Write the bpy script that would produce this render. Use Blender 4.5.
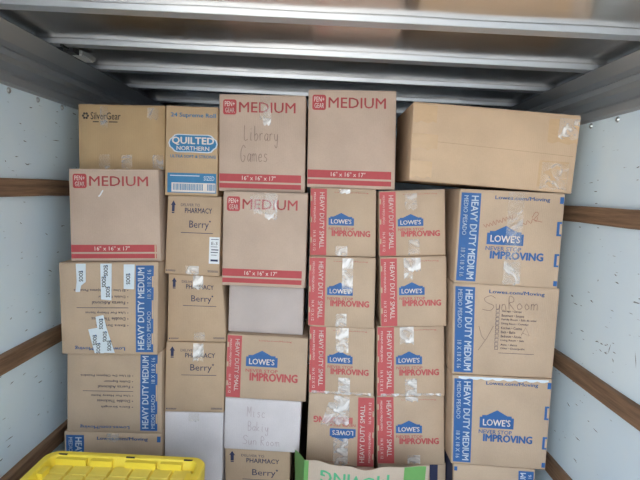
import bpy, math, random
from mathutils import Vector, Matrix, noise

for o in list(bpy.data.objects):
    bpy.data.objects.remove(o, do_unlink=True)
scene = bpy.context.scene
COL = scene.collection
R = random.Random(7)

# ------------------------------------------------------------------ camera
EYE = 1.58
FPX = 483.0
PITCH = math.atan(48.0 / FPX)
ROLL = 0.050
cp, sp = math.cos(PITCH), math.sin(PITCH)
cr, sr = math.cos(ROLL), math.sin(ROLL)
FWD = Vector((0, cp, -sp))
UP0 = Vector((0, sp, cp))
RT0 = Vector((1, 0, 0))
RIGHT = RT0 * cr + UP0 * sr
UPV = UP0 * cr - RT0 * sr
CAM = Vector((0, 0, EYE))
cam_data = bpy.data.cameras.new('camera')
cam_data.sensor_width = 36.0
cam_data.lens = FPX * 36.0 / 640.0
cam_data.clip_start = 0.02
cam = bpy.data.objects.new('camera', cam_data)
m3 = Matrix((RIGHT, UPV, -FWD)).transposed()
cam.matrix_world = Matrix.Translation(CAM) @ m3.to_4x4()
COL.objects.link(cam)
scene.camera = cam

# ------------------------------------------------------------------ light
scene.view_settings.view_transform = 'Standard'
scene.view_settings.look = 'None'
scene.view_settings.gamma = 1.0
scene.view_settings.use_curve_mapping = False
scene.view_settings.exposure = 0.95
world = bpy.data.worlds.new('overcast_sky')
scene.world = world
world.use_nodes = True
wn, wl = world.node_tree.nodes, world.node_tree.links
bg = wn['Background']
bg.inputs['Strength'].default_value = 2.3
wtc = wn.new('ShaderNodeTexCoord')
wsep = wn.new('ShaderNodeSeparateXYZ')
wramp = wn.new('ShaderNodeValToRGB')
wl.new(wtc.outputs['Generated'], wsep.inputs[0])
wl.new(wsep.outputs['Z'], wramp.inputs[0])
wramp.color_ramp.elements[0].position = 0.0
wramp.color_ramp.elements[0].color = (0.84, 0.92, 1.0, 1)
wramp.color_ramp.elements[1].position = 0.8
wramp.color_ramp.elements[1].color = (0.66, 0.82, 1.0, 1)
wl.new(wramp.outputs[0], bg.inputs['Color'])


sun_d = bpy.data.lights.new('sun', 'SUN')
sun_d.energy = 14.0
sun_d.angle = math.radians(1.0)
sun_d.color = (1.0, 0.95, 0.88)
sun = bpy.data.objects.new('sun', sun_d)
sun.rotation_euler = Vector((-0.42, -0.30, -0.85)).to_track_quat('-Z', 'Y').to_euler()
COL.objects.link(sun)


def pix(px, py, y):
    """point on the vertical plane at depth y that the pixel looks at"""
    d = FWD * FPX + RIGHT * (px - 320.0) + UPV * (240.0 - py)
    return CAM + d * (y / d.y)


def pix_x(px, py, x):
    d = FWD * FPX + RIGHT * (px - 320.0) + UPV * (240.0 - py)
    return CAM + d * (x / d.x)


# ------------------------------------------------------------------ materials
def srgb(c):
    def f(v):
        v /= 255.0
        return v / 12.92 if v <= 0.04045 else ((v + 0.055) / 1.055) ** 2.4
    return (f(c[0]), f(c[1]), f(c[2]), 1.0)


def new_mat(name):
    m = bpy.data.materials.new(name)
    m.use_nodes = True
    nt = m.node_tree
    return m, nt.nodes, nt.links, nt.nodes['Principled BSDF']


MATS = {}


def plain(name, rgb, rough=0.6, metal=0.0, var=0.06, scale=30.0, bump=0.0):
    if name in MATS:
        return MATS[name]
    m, n, l, b = new_mat(name)
    c = srgb(rgb)
    tc = n.new('ShaderNodeTexCoord')
    nz = n.new('ShaderNodeTexNoise')
    nz.inputs['Scale'].default_value = scale
    nz.inputs['Detail'].default_value = 4
    l.new(tc.outputs['Object'], nz.inputs['Vector'])
    mx = n.new('ShaderNodeMix')
    mx.data_type = 'RGBA'
    mx.inputs[6].default_value = tuple(max(0, v * (1 - var)) for v in c[:3]) + (1,)
    mx.inputs[7].default_value = tuple(min(1, v * (1 + var)) for v in c[:3]) + (1,)
    l.new(nz.outputs['Fac'], mx.inputs[0])
    l.new(mx.outputs[2], b.inputs['Base Color'])
    b.inputs['Roughness'].default_value = rough
    b.inputs['Metallic'].default_value = metal
    if bump > 0:
        bp = n.new('ShaderNodeBump')
        bp.inputs['Strength'].default_value = bump
        bp.inputs['Distance'].default_value = 0.004
        l.new(nz.outputs['Fac'], bp.inputs['Height'])
        l.new(bp.outputs[0], b.inputs['Normal'])
    MATS[name] = m
    return m


def cardboard(name, rgb):
    """kraft board: fibre speckle, faint flute lines, soft handling marks"""
    if name in MATS:
        return MATS[name]
    m, n, l, b = new_mat(name)
    c = srgb(rgb)
    tc = n.new('ShaderNodeTexCoord')
    big = n.new('ShaderNodeTexNoise')
    big.inputs['Scale'].default_value = 5.0
    big.inputs['Detail'].default_value = 5
    l.new(tc.outputs['Object'], big.inputs['Vector'])
    fine = n.new('ShaderNodeTexNoise')
    fine.inputs['Scale'].default_value = 220.0
    fine.inputs['Detail'].default_value = 3
    l.new(tc.outputs['Object'], fine.inputs['Vector'])
    ad = n.new('ShaderNodeMath')
    ad.operation = 'MULTIPLY_ADD'
    ad.inputs[1].default_value = 0.35
    l.new(fine.outputs['Fac'], ad.inputs[0])
    l.new(big.outputs['Fac'], ad.inputs[2])
    rp = n.new('ShaderNodeValToRGB')
    rp.color_ramp.elements[0].position = 0.40
    rp.color_ramp.elements[0].color = tuple(v * 0.86 for v in c[:3]) + (1,)
    rp.color_ramp.elements[1].position = 0.95
    rp.color_ramp.elements[1].color = tuple(min(1, v * 1.10) for v in c[:3]) + (1,)
    l.new(ad.outputs[0], rp.inputs[0])
    l.new(rp.outputs[0], b.inputs['Base Color'])
    b.inputs['Roughness'].default_value = 0.72
    wv = n.new('ShaderNodeTexWave')
    wv.inputs['Scale'].default_value = 38.0
    wv.inputs['Distortion'].default_value = 0.3
    l.new(tc.outputs['Object'], wv.inputs['Vector'])
    mxh = n.new('ShaderNodeMath')
    mxh.operation = 'MULTIPLY_ADD'
    mxh.inputs[1].default_value = 0.12
    l.new(wv.outputs['Fac'], mxh.inputs[0])
    l.new(big.outputs['Fac'], mxh.inputs[2])
    bp = n.new('ShaderNodeBump')
    bp.inputs['Strength'].default_value = 0.22
    bp.inputs['Distance'].default_value = 0.006
    l.new(mxh.outputs[0], bp.inputs['Height'])
    l.new(bp.outputs[0], b.inputs['Normal'])
    MATS[name] = m
    return m


def clear_tape(name, rough, amount, tint=(1, 1, 1, 1)):
    if name in MATS:
        return MATS[name]
    m, n, l, b = new_mat(name)
    out = n['Material Output']
    n.remove(b)
    tr = n.new('ShaderNodeBsdfTransparent')
    tr.inputs[0].default_value = (0.97, 0.96, 0.94, 1)
    gl = n.new('ShaderNodeBsdfPrincipled')
    gl.inputs['Base Color'].default_value = tint
    gl.inputs['Roughness'].default_value = rough
    gl.inputs['Specular IOR Level'].default_value = 1.0
    gl.inputs['Metallic'].default_value = 0.0
    tc = n.new('ShaderNodeTexCoord')
    nz = n.new('ShaderNodeTexNoise')
    nz.inputs['Scale'].default_value = 13.0
    nz.inputs['Detail'].default_value = 4
    nz.inputs['Distortion'].default_value = 1.5
    l.new(tc.outputs['Object'], nz.inputs['Vector'])
    bp = n.new('ShaderNodeBump')
    bp.inputs['Strength'].default_value = 0.5
    bp.inputs['Distance'].default_value = 0.004
    l.new(nz.outputs['Fac'], bp.inputs['Height'])
    l.new(bp.outputs[0], gl.inputs['Normal'])
    mix = n.new('ShaderNodeMixShader')
    rp = n.new('ShaderNodeMapRange')
    rp.inputs[1].default_value = 0.48
    rp.inputs[2].default_value = 0.66
    rp.inputs[3].default_value = amount * 0.3
    rp.inputs[4].default_value = amount  # patchy white paints the glare into the tape's colour
    l.new(nz.outputs['Fac'], rp.inputs[0])
    l.new(rp.outputs[0], mix.inputs[0])
    l.new(tr.outputs[0], mix.inputs[1])
    l.new(gl.outputs[0], mix.inputs[2])
    l.new(mix.outputs[0], out.inputs['Surface'])
    MATS[name] = m
    return m


def wall_panel_mat():
    m, n, l, b = new_mat('white_wall_panel')
    tc = n.new('ShaderNodeTexCoord')
    # short dark scuffs: stretched noise, thresholded, in scattered clusters
    def scuff(rot, sc, lo):
        mp = n.new('ShaderNodeMapping')
        mp.inputs['Rotation'].default_value = rot
        mp.inputs['Scale'].default_value = sc
        l.new(tc.outputs['Object'], mp.inputs['Vector'])
        z = n.new('ShaderNodeTexNoise')
        z.inputs['Scale'].default_value = 1.0
        z.inputs['Detail'].default_value = 2
        l.new(mp.outputs[0], z.inputs['Vector'])
        r = n.new('ShaderNodeMapRange')
        r.inputs[1].default_value = lo
        r.inputs[2].default_value = lo + 0.03
        l.new(z.outputs['Fac'], r.inputs[0])
        return r.outputs[0]
    a = scuff((0.5, 0, 0), (1, 14, 90), 0.73)
    c = scuff((-0.35, 0, 0), (1, 12, 80), 0.73)
    d = scuff((1.4, 0, 0), (1, 20, 95), 0.76)
    mx1 = n.new('ShaderNodeMath'); mx1.operation = 'MAXIMUM'
    l.new(a, mx1.inputs[0]); l.new(c, mx1.inputs[1])
    mx2 = n.new('ShaderNodeMath'); mx2.operation = 'MAXIMUM'
    l.new(mx1.outputs[0], mx2.inputs[0]); l.new(d, mx2.inputs[1])
    big = n.new('ShaderNodeTexNoise')
    big.inputs['Scale'].default_value = 3.0
    big.inputs['Detail'].default_value = 6
    l.new(tc.outputs['Object'], big.inputs['Vector'])
    rp = n.new('ShaderNodeValToRGB')
    rp.color_ramp.elements[0].position = 0.3
    rp.color_ramp.elements[0].color = srgb((222, 241, 255))
    rp.color_ramp.elements[1].position = 0.7
    rp.color_ramp.elements[1].color = srgb((232, 247, 255))
    l.new(big.outputs['Fac'], rp.inputs[0])
    mx = n.new('ShaderNodeMix'); mx.data_type = 'RGBA'
    mx.inputs[7].default_value = srgb((88, 94, 100))
    l.new(mx2.outputs[0], mx.inputs[0])
    l.new(rp.outputs[0], mx.inputs[6])
    l.new(mx.outputs[2], b.inputs['Base Color'])
    b.inputs['Roughness'].default_value = 0.42
    bp = n.new('ShaderNodeBump')
    bp.inputs['Strength'].default_value = 0.08
    bp.inputs['Distance'].default_value = 0.02
    l.new(big.outputs['Fac'], bp.inputs['Height'])
    l.new(bp.outputs[0], b.inputs['Normal'])
    return m


def wood_mat():
    m, n, l, b = new_mat('rough_rail_wood')
    tc = n.new('ShaderNodeTexCoord')
    mp = n.new('ShaderNodeMapping')
    mp.inputs['Scale'].default_value = (30, 2.0, 45)
    l.new(tc.outputs['Object'], mp.inputs['Vector'])
    nz = n.new('ShaderNodeTexNoise')
    nz.inputs['Scale'].default_value = 1.4
    nz.inputs['Detail'].default_value = 8
    nz.inputs['Roughness'].default_value = 0.7
    l.new(mp.outputs[0], nz.inputs['Vector'])
    rp = n.new('ShaderNodeValToRGB')
    rp.color_ramp.elements[0].position = 0.3
    rp.color_ramp.elements[0].color = srgb((92, 68, 50))
    rp.color_ramp.elements[1].position = 0.72
    rp.color_ramp.elements[1].color = srgb((158, 124, 96))
    l.new(nz.outputs['Fac'], rp.inputs[0])
    l.new(rp.outputs[0], b.inputs['Base Color'])
    b.inputs['Roughness'].default_value = 0.75
    bp = n.new('ShaderNodeBump')
    bp.inputs['Strength'].default_value = 0.5
    bp.inputs['Distance'].default_value = 0.004
    l.new(nz.outputs['Fac'], bp.inputs['Height'])
    l.new(bp.outputs[0], b.inputs['Normal'])
    return m


def metal_mat(name, rgb, rough, bump, scale=(3, 3, 3), rvar=0.08, metal=1.0):
    m, n, l, b = new_mat(name)
    tc = n.new('ShaderNodeTexCoord')
    mp = n.new('ShaderNodeMapping')
    mp.inputs['Scale'].default_value = scale
    l.new(tc.outputs['Object'], mp.inputs['Vector'])
    nz = n.new('ShaderNodeTexNoise')
    nz.inputs['Scale'].default_value = 1.0
    nz.inputs['Detail'].default_value = 4
    l.new(mp.outputs[0], nz.inputs['Vector'])
    b.inputs['Base Color'].default_value = srgb(rgb)
    b.inputs['Metallic'].default_value = metal
    mr = n.new('ShaderNodeMapRange')
    mr.inputs[3].default_value = max(0.03, rough - rvar)
    mr.inputs[4].default_value = rough + rvar
    l.new(nz.outputs['Fac'], mr.inputs[0])
    l.new(mr.outputs[0], b.inputs['Roughness'])
    bp = n.new('ShaderNodeBump')
    bp.inputs['Strength'].default_value = bump
    bp.inputs['Distance'].default_value = 0.02
    l.new(nz.outputs['Fac'], bp.inputs['Height'])
    l.new(bp.outputs[0], b.inputs['Normal'])
    return m


KRAFT_LOWES = cardboard('kraft_board_moving', (190, 166, 142))
KRAFT_RED = cardboard('kraft_board_pinkish', (192, 169, 152))
KRAFT_YELLOW = cardboard('kraft_board_yellowish', (186, 157, 118))
KRAFT_BERRY = cardboard('kraft_board_pharmacy', (188, 162, 135))
KRAFT_PAPER = cardboard('kraft_board_tissue', (190, 162, 128))
KRAFT_BIG = cardboard('kraft_board_plain', (200, 172, 143))
BOARD_WHITE = cardboard('white_faced_board', (190, 178, 174))
BOARD_BRIGHT = cardboard('bleached_board', (216, 209, 210))
KRAFT_GREEN = cardboard('kraft_board_recycled', (196, 178, 160))
INK_RED = plain('red_ink', (190, 86, 88), 0.65, var=0.1, scale=60)
INK_CRIMSON = plain('crimson_ink', (180, 72, 76), 0.65, var=0.1, scale=60)
INK_BLUE = plain('blue_ink', (46, 96, 156), 0.6, var=0.1, scale=60)
INK_NAVY = plain('navy_ink', (44, 50, 84), 0.65, var=0.1, scale=60)
INK_BLACK = plain('black_ink', (52, 46, 46), 0.65, var=0.1, scale=60)
INK_TEAL = plain('tissue_blue_ink', (54, 124, 170), 0.6, var=0.1, scale=60)
INK_WHITE = plain('pale_print', (226, 216, 208), 0.65, var=0.05, scale=60)
INK_PALEBLUE = plain('pale_blue_print', (205, 214, 224), 0.65, var=0.05, scale=60)
INK_GREEN = plain('green_ink', (108, 164, 92), 0.6, var=0.12, scale=20)
INK_TEALGREEN = plain('teal_green_ink', (88, 176, 130), 0.6, var=0.1, scale=60)
MARKER = plain('grey_marker', (128, 108, 100), 0.7, var=0.15, scale=80)
MARKER_RED = plain('rust_marker', (160, 102, 84), 0.7, var=0.15, scale=80)
MARKER_PINK = plain('pinkish_marker', (168, 142, 148), 0.7, var=0.1, scale=80)
NOTCH = plain('bare_board', (196, 170, 144), 0.72, var=0.08)
PAPER = plain('label_paper', (222, 226, 230), 0.5, var=0.03)
TAPE = clear_tape('clear_packing_tape', 0.2, 0.36)
TAPE_SHINY = clear_tape('shiny_packing_tape', 0.14, 0.75)
TAPE_BROWN = plain('tan_packing_tape', (198, 166, 130), 0.3, var=0.06, scale=40, bump=0.3)
TAPE_WHITE = plain('white_printed_tape', (214, 224, 232), 0.35, var=0.06, scale=25, bump=0.2)
YELLOW = plain('yellow_plastic', (246, 220, 72), 0.42, var=0.05, scale=12)
YELLOW_PANEL = plain('yellow_plastic_panel', (238, 215, 98), 0.5, var=0.06, scale=14)
BLACK_PLASTIC = plain('black_plastic', (32, 32, 34), 0.5, var=0.1)

# ------------------------------------------------------------------ helpers


def link(name, me, mat=None, parent=None):
    o = bpy.data.objects.new(name, me)
    COL.objects.link(o)
    if mat is not None and me is not None:
        me.materials.append(mat)
    if parent is not None:
        o.parent = parent
    return o


def mesh(name, verts, faces, mat=None, parent=None, smooth=False):
    me = bpy.data.meshes.new(name)
    me.from_pydata([tuple(v) for v in verts], [], faces)
    if smooth:
        me.polygons.foreach_set('use_smooth', [True] * len(me.polygons))
    me.update()
    return link(name, me, mat, parent)


def box_geo(x0, x1, y0, y1, z0, z1):
    v = [(x0, y0, z0), (x1, y0, z0), (x1, y1, z0), (x0, y1, z0),
         (x0, y0, z1), (x1, y0, z1), (x1, y1, z1), (x0, y1, z1)]
    f = [(0, 3, 2, 1), (4, 5, 6, 7), (0, 1, 5, 4), (1, 2, 6, 5), (2, 3, 7, 6), (3, 0, 4, 7)]
    return v, f


def empty(name, loc):
    o = bpy.data.objects.new(name, None)
    COL.objects.link(o)
    o.location = loc
    return o


def tag(o, label, cat, group=None):
    o['label'] = label
    o['category'] = cat
    if group:
        o['group'] = group
    return o


def struct(o, label=None, cat=None):
    o['kind'] = 'structure'
    if label:
        o['label'] = label
    if cat:
        o['category'] = cat
    return o


TEXT_CACHE = {}


def glyphs(s, bold=0.0):
    """outline of a printed line, fitted to a unit square"""
    key = (s, bold)
    if key in TEXT_CACHE:
        return TEXT_CACHE[key]
    cu = bpy.data.curves.new('type', 'FONT')
    cu.body = s
    cu.resolution_u = 2
    ob = bpy.data.objects.new('type', cu)
    COL.objects.link(ob)
    dg = bpy.context.evaluated_depsgraph_get()
    me = bpy.data.meshes.new_from_object(ob.evaluated_get(dg))
    vs = [tuple(v.co) for v in me.vertices]
    fs = [tuple(p.vertices) for p in me.polygons]
    bpy.data.objects.remove(ob, do_unlink=True)
    bpy.data.curves.remove(cu)
    bpy.data.meshes.remove(me)
    x0, x1 = min(v[0] for v in vs), max(v[0] for v in vs)
    y0, y1 = min(v[1] for v in vs), max(v[1] for v in vs)
    if bold > 0:                       # heavier weight: the outline repeated a hair to each side
        k, vs0, fs0 = len(vs), list(vs), list(fs)
        for q, (dx, dy) in enumerate(((-bold, 0), (bold, 0), (0, -bold * .7), (0, bold * .7))):
            vs += [(v[0] + dx, v[1] + dy, 0) for v in vs0]
            fs += [tuple(i + (q + 1) * k for i in f_) for f_ in fs0]
    nv = [((v[0] - x0) / (x1 - x0), (v[1] - y0) / max(1e-6, y1 - y0)) for v in vs]
    TEXT_CACHE[key] = (nv, fs)
    return TEXT_CACHE[key]


# hand-written letters as pen strokes in a unit cell
STROKES = {
    'L': [[(.1, 1), (.08, .02), (.62, .06)]],
    'i': [[(.3, .55), (.28, .05), (.45, .02)], [(.32, .75), (.33, .8)]],
    'b': [[(.15, 1), (.15, .05), (.5, .05), (.62, .28), (.4, .48), (.15, .35)]],
    'r': [[(.15, .5), (.15, .02)], [(.15, .32), (.35, .5), (.6, .48)]],
    'a': [[(.62, .42), (.35, .5), (.12, .25), (.3, .02), (.58, .2), (.62, .48), (.62, .05), (.75, .02)]],
    'y': [[(.1, .5), (.2, .12), (.45, .08), (.6, .5)], [(.62, .5), (.55, -.3), (.3, -.45), (.12, -.25)]],
    'G': [[(.75, .85), (.45, 1), (.1, .6), (.15, .1), (.5, 0), (.75, .3), (.45, .38)]],
    'm': [[(.08, .5), (.08, .02)], [(.08, .35), (.25, .5), (.36, .4), (.36, .02)], [(.36, .35), (.55, .5), (.7, .4), (.72, .02)]],
    'e': [[(.12, .26), (.6, .3), (.42, .5), (.14, .3), (.25, .02), (.62, .1)]],
    's': [[(.6, .45), (.3, .5), (.2, .34), (.55, .2), (.4, .02), (.1, .08)]],
    'S': [[(.8, .85), (.5, 1), (.12, .8), (.3, .55), (.7, .35), (.55, .04), (.02, .1)]],
    'u': [[(.1, .5), (.15, .08), (.45, .05), (.6, .5), (.62, .02)]],
    'n': [[(.1, .5), (.1, .02)], [(.1, .35), (.38, .5), (.58, .35), (.62, .02)]],
    'R': [[(.1, 0), (.12, 1), (.55, .92), (.6, .62), (.14, .5), (.7, 0)]],
    'o': [[(.35, .5), (.1, .28), (.3, .02), (.6, .22), (.35, .5)]],
    'M': [[(.05, 0), (.15, 1), (.42, .35), (.7, 1), (.78, 0)]],
    'c': [[(.6, .42), (.3, .5), (.1, .25), (.3, .02), (.62, .1)]],
    'B': [[(.1, 0), (.12, 1), (.55, .85), (.5, .58), (.14, .52), (.62, .35), (.5, .03), (.1, 0)]],
    'k': [[(.12, 1), (.12, .02)], [(.55, .48), (.14, .22), (.6, .02)]],
    'C': [[(.75, .85), (.4, 1), (.08, .55), (.3, .02), (.75, .12)]],
    'f': [[(.6, .9), (.35, 1), (.28, .7), (.28, .02)], [(.08, .5), (.55, .5)]],
    't': [[(.3, .9), (.3, .08), (.5, .02)], [(.08, .6), (.55, .6)]],
    'X': [[(.1, 1), (.7, 0)], [(.7, 1), (.1, 0)]],
    '/': [[(.6, 1), (.1, 0)]],
    ' ': [],
}


def curve_pts(pl, sub=3):
    if len(pl) < 3:
        return pl
    out = []
    for i in range(len(pl) - 1):
        p0 = pl[max(0, i - 1)]; p1 = pl[i]; p2 = pl[i + 1]; p3 = pl[min(len(pl) - 1, i + 2)]
        for k in range(sub):
            t = k / sub
            out.append(tuple(0.5 * ((2 * p1[j]) + (-p0[j] + p2[j]) * t + (2 * p0[j] - 5 * p1[j] + 4 * p2[j] - p3[j]) * t * t
                                    + (-p0[j] + 3 * p1[j] - 3 * p2[j] + p3[j]) * t ** 3) for j in (0, 1)))
    out.append(pl[-1])
    return out


# ------------------------------------------------------------------ the cardboard box kit
class Carton:
    """a carton whose front is the quad TL,TR,BR,BL (world x,z; y per side), pushed back by depth d"""
    FL = 0.003       # board thickness of the closing flaps

    def __init__(self, name, quad, yl, yr, d, mat, label, group=None, bulge=0.003, seam='depth', flaps=True, flip=False, back_dx=0.0, cat='box'):
        self.flip = flip
        self.bulge = bulge
        (tlx, tlz), (trx, trz), (brx, brz), (blx, blz) = quad
        self.quad = quad
        self.ytop = (yl, yr)
        cx, cz = (blx + brx) / 2, min(blz, brz)
        self.base = Vector((cx, (yl + yr) / 2 + d / 2, cz))
        self.root = tag(empty(name, self.base), label, cat, group)
        yaw = (yr - yl) / max(0.01, trx - tlx)
        bx = -yaw * d + back_dx
        fl = self.FL if flaps else 0.0
        jit = lambda a: Vector((R.uniform(-a, a), R.uniform(-a, a), 0))
        c = {}
        for key, x, y, z in (('ftl', tlx, yl, tlz - fl), ('ftr', trx, yr, trz - fl), ('fbr', brx, yr, brz), ('fbl', blx, yl, blz)):
            c[key] = Vector((x, y, z)) - self.base
            c['b' + key[1:]] = Vector((x + bx, y + d, z)) - self.base + jit(0.002)
        self.c = c
        self.w = ((trx - tlx) + (brx - blx)) / 2
        self.h = ((tlz - blz) + (trz - brz)) / 2
        self.d = d
        self.body(mat)
        if flaps:
            self.flaps(mat, seam)

    # unit coordinates: a across 0..1, b depth 0..1, t up 0..1
    def place(self, a, b, t):
        c = self.c
        lo = (c['fbl'] * (1 - a) + c['fbr'] * a) * (1 - b) + (c['bbl'] * (1 - a) + c['bbr'] * a) * b
        hi = (c['ftl'] * (1 - a) + c['ftr'] * a) * (1 - b) + (c['btl'] * (1 - a) + c['btr'] * a) * b
        p = lo * (1 - t) + hi * t
        if b < 0.5:
            p.y -= self.bulge * 16 * a * (1 - a) * t * (1 - t) * (0.5 - b) * 2
        return p

    def body(self, mat):
        r = 0.0045
        dims = (self.w, self.d, self.h)
        ticks = []
        for s in dims:
            e = r / s
            ticks.append([0, e, 0.2, 0.4, 0.6, 0.8, 1 - e, 1])
        n = 8
        idx, vs, fs = {}, [], []

        def vert(i, j, k):
            if (i, j, k) in idx:
                return idx[(i, j, k)]
            p = [ticks[0][i] * dims[0], ticks[1][j] * dims[1], ticks[2][k] * dims[2]]
            q = [min(max(p[m], r), dims[m] - r) for m in range(3)]
            dv = Vector(p) - Vector(q)
            if dv.length > 1e-9:
                dv = dv.normalized() * r
            w = Vector(q) + dv
            P = self.place(w.x / dims[0], w.y / dims[1], w.z / dims[2])
            idx[(i, j, k)] = len(vs)
            vs.append(P)
            return idx[(i, j, k)]
        for i in range(n - 1):
            for j in range(n - 1):
                fs.append((vert(i, 0, j), vert(i + 1, 0, j), vert(i + 1, 0, j + 1), vert(i, 0, j + 1)))
                fs.append((vert(i, n - 1, j), vert(i, n - 1, j + 1), vert(i + 1, n - 1, j + 1), vert(i + 1, n - 1, j)))
                fs.append((vert(0, i, j), vert(0, i, j + 1), vert(0, i + 1, j + 1), vert(0, i + 1, j)))
                fs.append((vert(n - 1, i, j), vert(n - 1, i + 1, j), vert(n - 1, i + 1, j + 1), vert(n - 1, i, j + 1)))
                fs.append((vert(i, j, 0), vert(i, j + 1, 0), vert(i + 1, j + 1, 0), vert(i + 1, j, 0)))
                fs.append((vert(i, j, n - 1), vert(i + 1, j, n - 1), vert(i + 1, j + 1, n - 1), vert(i, j + 1, n - 1)))
        self.body_obj = mesh('body', vs, fs, mat, self.root, smooth=True)

    def flaps(self, mat, seam):
        g = 0.0015
        spans = ((0.004, 0.5 - g / self.w), (0.5 + g / self.w, 0.996))
        for a0, a1 in spans:
            pts = []
            for dz in (-0.0005, self.FL):
                for (u, w) in (((a0, .004), (a1, .004), (a1, .996), (a0, .996)) if seam == 'depth' else
                               ((.004, a0), (.996, a0), (.996, a1), (.004, a1))):
                    p = self.place(u, w, 1.0)
                    p.z += dz
                    pts.append(p)
            fs = [(0, 3, 2, 1), (4, 5, 6, 7), (0, 1, 5, 4), (1, 2, 6, 5), (2, 3, 7, 6), (3, 0, 4, 7)]
            mesh('flap', pts, fs, mat, self.root)

    # print on a face: u to the right, v down, lift off the board
    def at(self, u, v, lift, face='front'):
        if self.flip and face == 'front':
            u, v = 1 - u, 1 - v
        if face == 'front':
            p = self.place(u, 0.0, 1 - v)
            p.y -= lift
        elif face == 'right':
            p = self.place(1.0, u, 1 - v)
            p.x += lift
        else:
            p = self.place(0.0, 1 - u, 1 - v)
            p.x -= lift
        return p

    def poly(self, name, pts, mat, lift=0.0006, parent=None, face='front', label=None):
        if name.startswith('logo') and name != 'logo_petal':      # rings, so a wide mark follows the board's bulge
            cu, cv = sum(p[0] for p in pts) / len(pts), sum(p[1] for p in pts) / len(pts)
            n, vs, fs = len(pts), [], []
            for g in (1, .75, .5, .25):
                vs += [self.at(cu + (u - cu) * g, cv + (v - cv) * g, lift, face) for u, v in pts]
            for g in range(3):
                fs += [(g * n + k, g * n + (k + 1) % n, (g + 1) * n + (k + 1) % n, (g + 1) * n + k) for k in range(n)]
            fs.append(tuple(range(3 * n, 4 * n)))
        else:
            vs = [self.at(u, v, lift, face) for u, v in pts]
            fs = [tuple(range(len(vs)))]
        o = mesh(name, vs, fs, mat, parent or self.root)
        if label:
            o['label'] = label
        return o

    def rect(self, name, u0, u1, v0, v1, mat, lift=0.0006, parent=None, face='front', label=None, nu=4, nv=4):
        vs, fs = [], []
        for j in range(nv + 1):
            for i in range(nu + 1):
                vs.append(self.at(u0 + (u1 - u0) * i / nu, v0 + (v1 - v0) * j / nv, lift, face))
        for j in range(nv):
            for i in range(nu):
                a = j * (nu + 1) + i
                fs.append((a, a + 1, a + nu + 2, a + nu + 1))
        o = mesh(name, vs, fs, mat, parent or self.root)
        if label:
            o['label'] = label
        return o

    def text(self, s, u0, u1, v0, v1, mat, rot=0, bold=0.0, lift=0.0006, parent=None, face='front', name='lettering'):
        gv, gf = glyphs(s, bold)
        vs = []
        for a, b in gv:
            if rot == 0:
                u, v = u0 + a * (u1 - u0), v1 - b * (v1 - v0)
            elif rot == 'cw':
                u, v = u0 + b * (u1 - u0), v0 + a * (v1 - v0)
            else:
                u, v = u1 - b * (u1 - u0), v1 - a * (v1 - v0)
            vs.append(self.at(u, v, lift, face))
        return mesh(name, vs, gf, mat, parent or self.root)

    def rects(self, name, lst, mat, lift=0.0006, parent=None, face='front'):
        if name == 'edge_mark' or len(lst) == 1:
            for r_ in lst:
                self.rect(name, *r_, mat, lift, parent, face, nu=10, nv=2)
            return None
        vs, fs = [], []
        for (u0, u1, v0, v1) in lst:
            k = len(vs)
            vs += [self.at(u0, v0, lift, face), self.at(u1, v0, lift, face), self.at(u1, v1, lift, face), self.at(u0, v1, lift, face)]
            fs.append((k, k + 1, k + 2, k + 3))
        o = mesh(name, vs, fs, mat, parent or self.root)
        o['kind'] = 'stuff'
        return o

    def scrawl(self, s, u0, v_base, cell_u, cell_v, mat, slope=0.0, width=0.0022, name='handwriting'):
        vs, fs = [], []
        x = u0
        for ch in s:
            for st in STROKES[ch]:
                pts = curve_pts([(x + p[0] * cell_u + R.uniform(-.04, .04) * cell_u,
                                  v_base - p[1] * cell_v - (x + p[0] * cell_u - u0) * slope) for p in st])
                self.stroke(pts, width, vs, fs)
            x += cell_u * (0.95 if ch in 'mMSGR' else 0.55 if ch == ' ' else 0.8)
        return mesh(name, vs, fs, mat, self.root)

    def stroke(self, pts, width, vs, fs):
        for i, (u, v) in enumerate(pts):
            a = pts[max(0, i - 1)]; b = pts[min(len(pts) - 1, i + 1)]
            dx, dy = (b[0] - a[0]) * self.w, (b[1] - a[1]) * self.h
            L = math.hypot(dx, dy) or 1
            nx, ny = -dy / L * width / 2, dx / L * width / 2
            vs.append(self.at(u + nx / self.w, v + ny / self.h, 0.0009))
            vs.append(self.at(u - nx / self.w, v - ny / self.h, 0.0009))
            if i:
                k = len(vs)
                fs.append((k - 4, k - 3, k - 1, k - 2))

    def line(self, pts, width, mat, name='printed_line'):
        vs, fs = [], []
        self.stroke(pts, width, vs, fs)
        return mesh(name, vs, fs, mat, self.root)

    def tape(self, u, v0, v1, width, mat, wrinkle=0.0012, name='tape', skew=0.0, ragged=0.006, lift=0.0016, nu=6, nv=12, keep=True):
        """a strip of tape down the front; ignores the flip so u,v are as seen"""
        save = self.flip
        self.flip = False if keep else save
        vs, fs = [], []
        hw = width / self.w / 2
        sd = R.uniform(0, 99)
        for j in range(nv + 1):
            v = v0 + (v1 - v0) * j / nv
            for i in range(nu + 1):
                uu = u - hw + 2 * hw * i / nu + skew * (v - v0)
                vv = v + (ragged / self.h * math.sin(i * 2.1 + sd) if j == nv else 0)
                z = noise.noise(Vector((uu * self.w * 60, vv * self.h * 60, sd)))
                vv = min(max(vv, 0.003), 0.997)
                vs.append(self.at(min(max(uu, .004), .996), vv, lift + wrinkle * abs(z)))
        for j in range(nv):
            for i in range(nu):
                a = j * (nu + 1) + i
                fs.append((a, a + 1, a + nu + 2, a + nu + 1))
        self.flip = save
        return mesh(name, vs, fs, mat, self.root)

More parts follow.
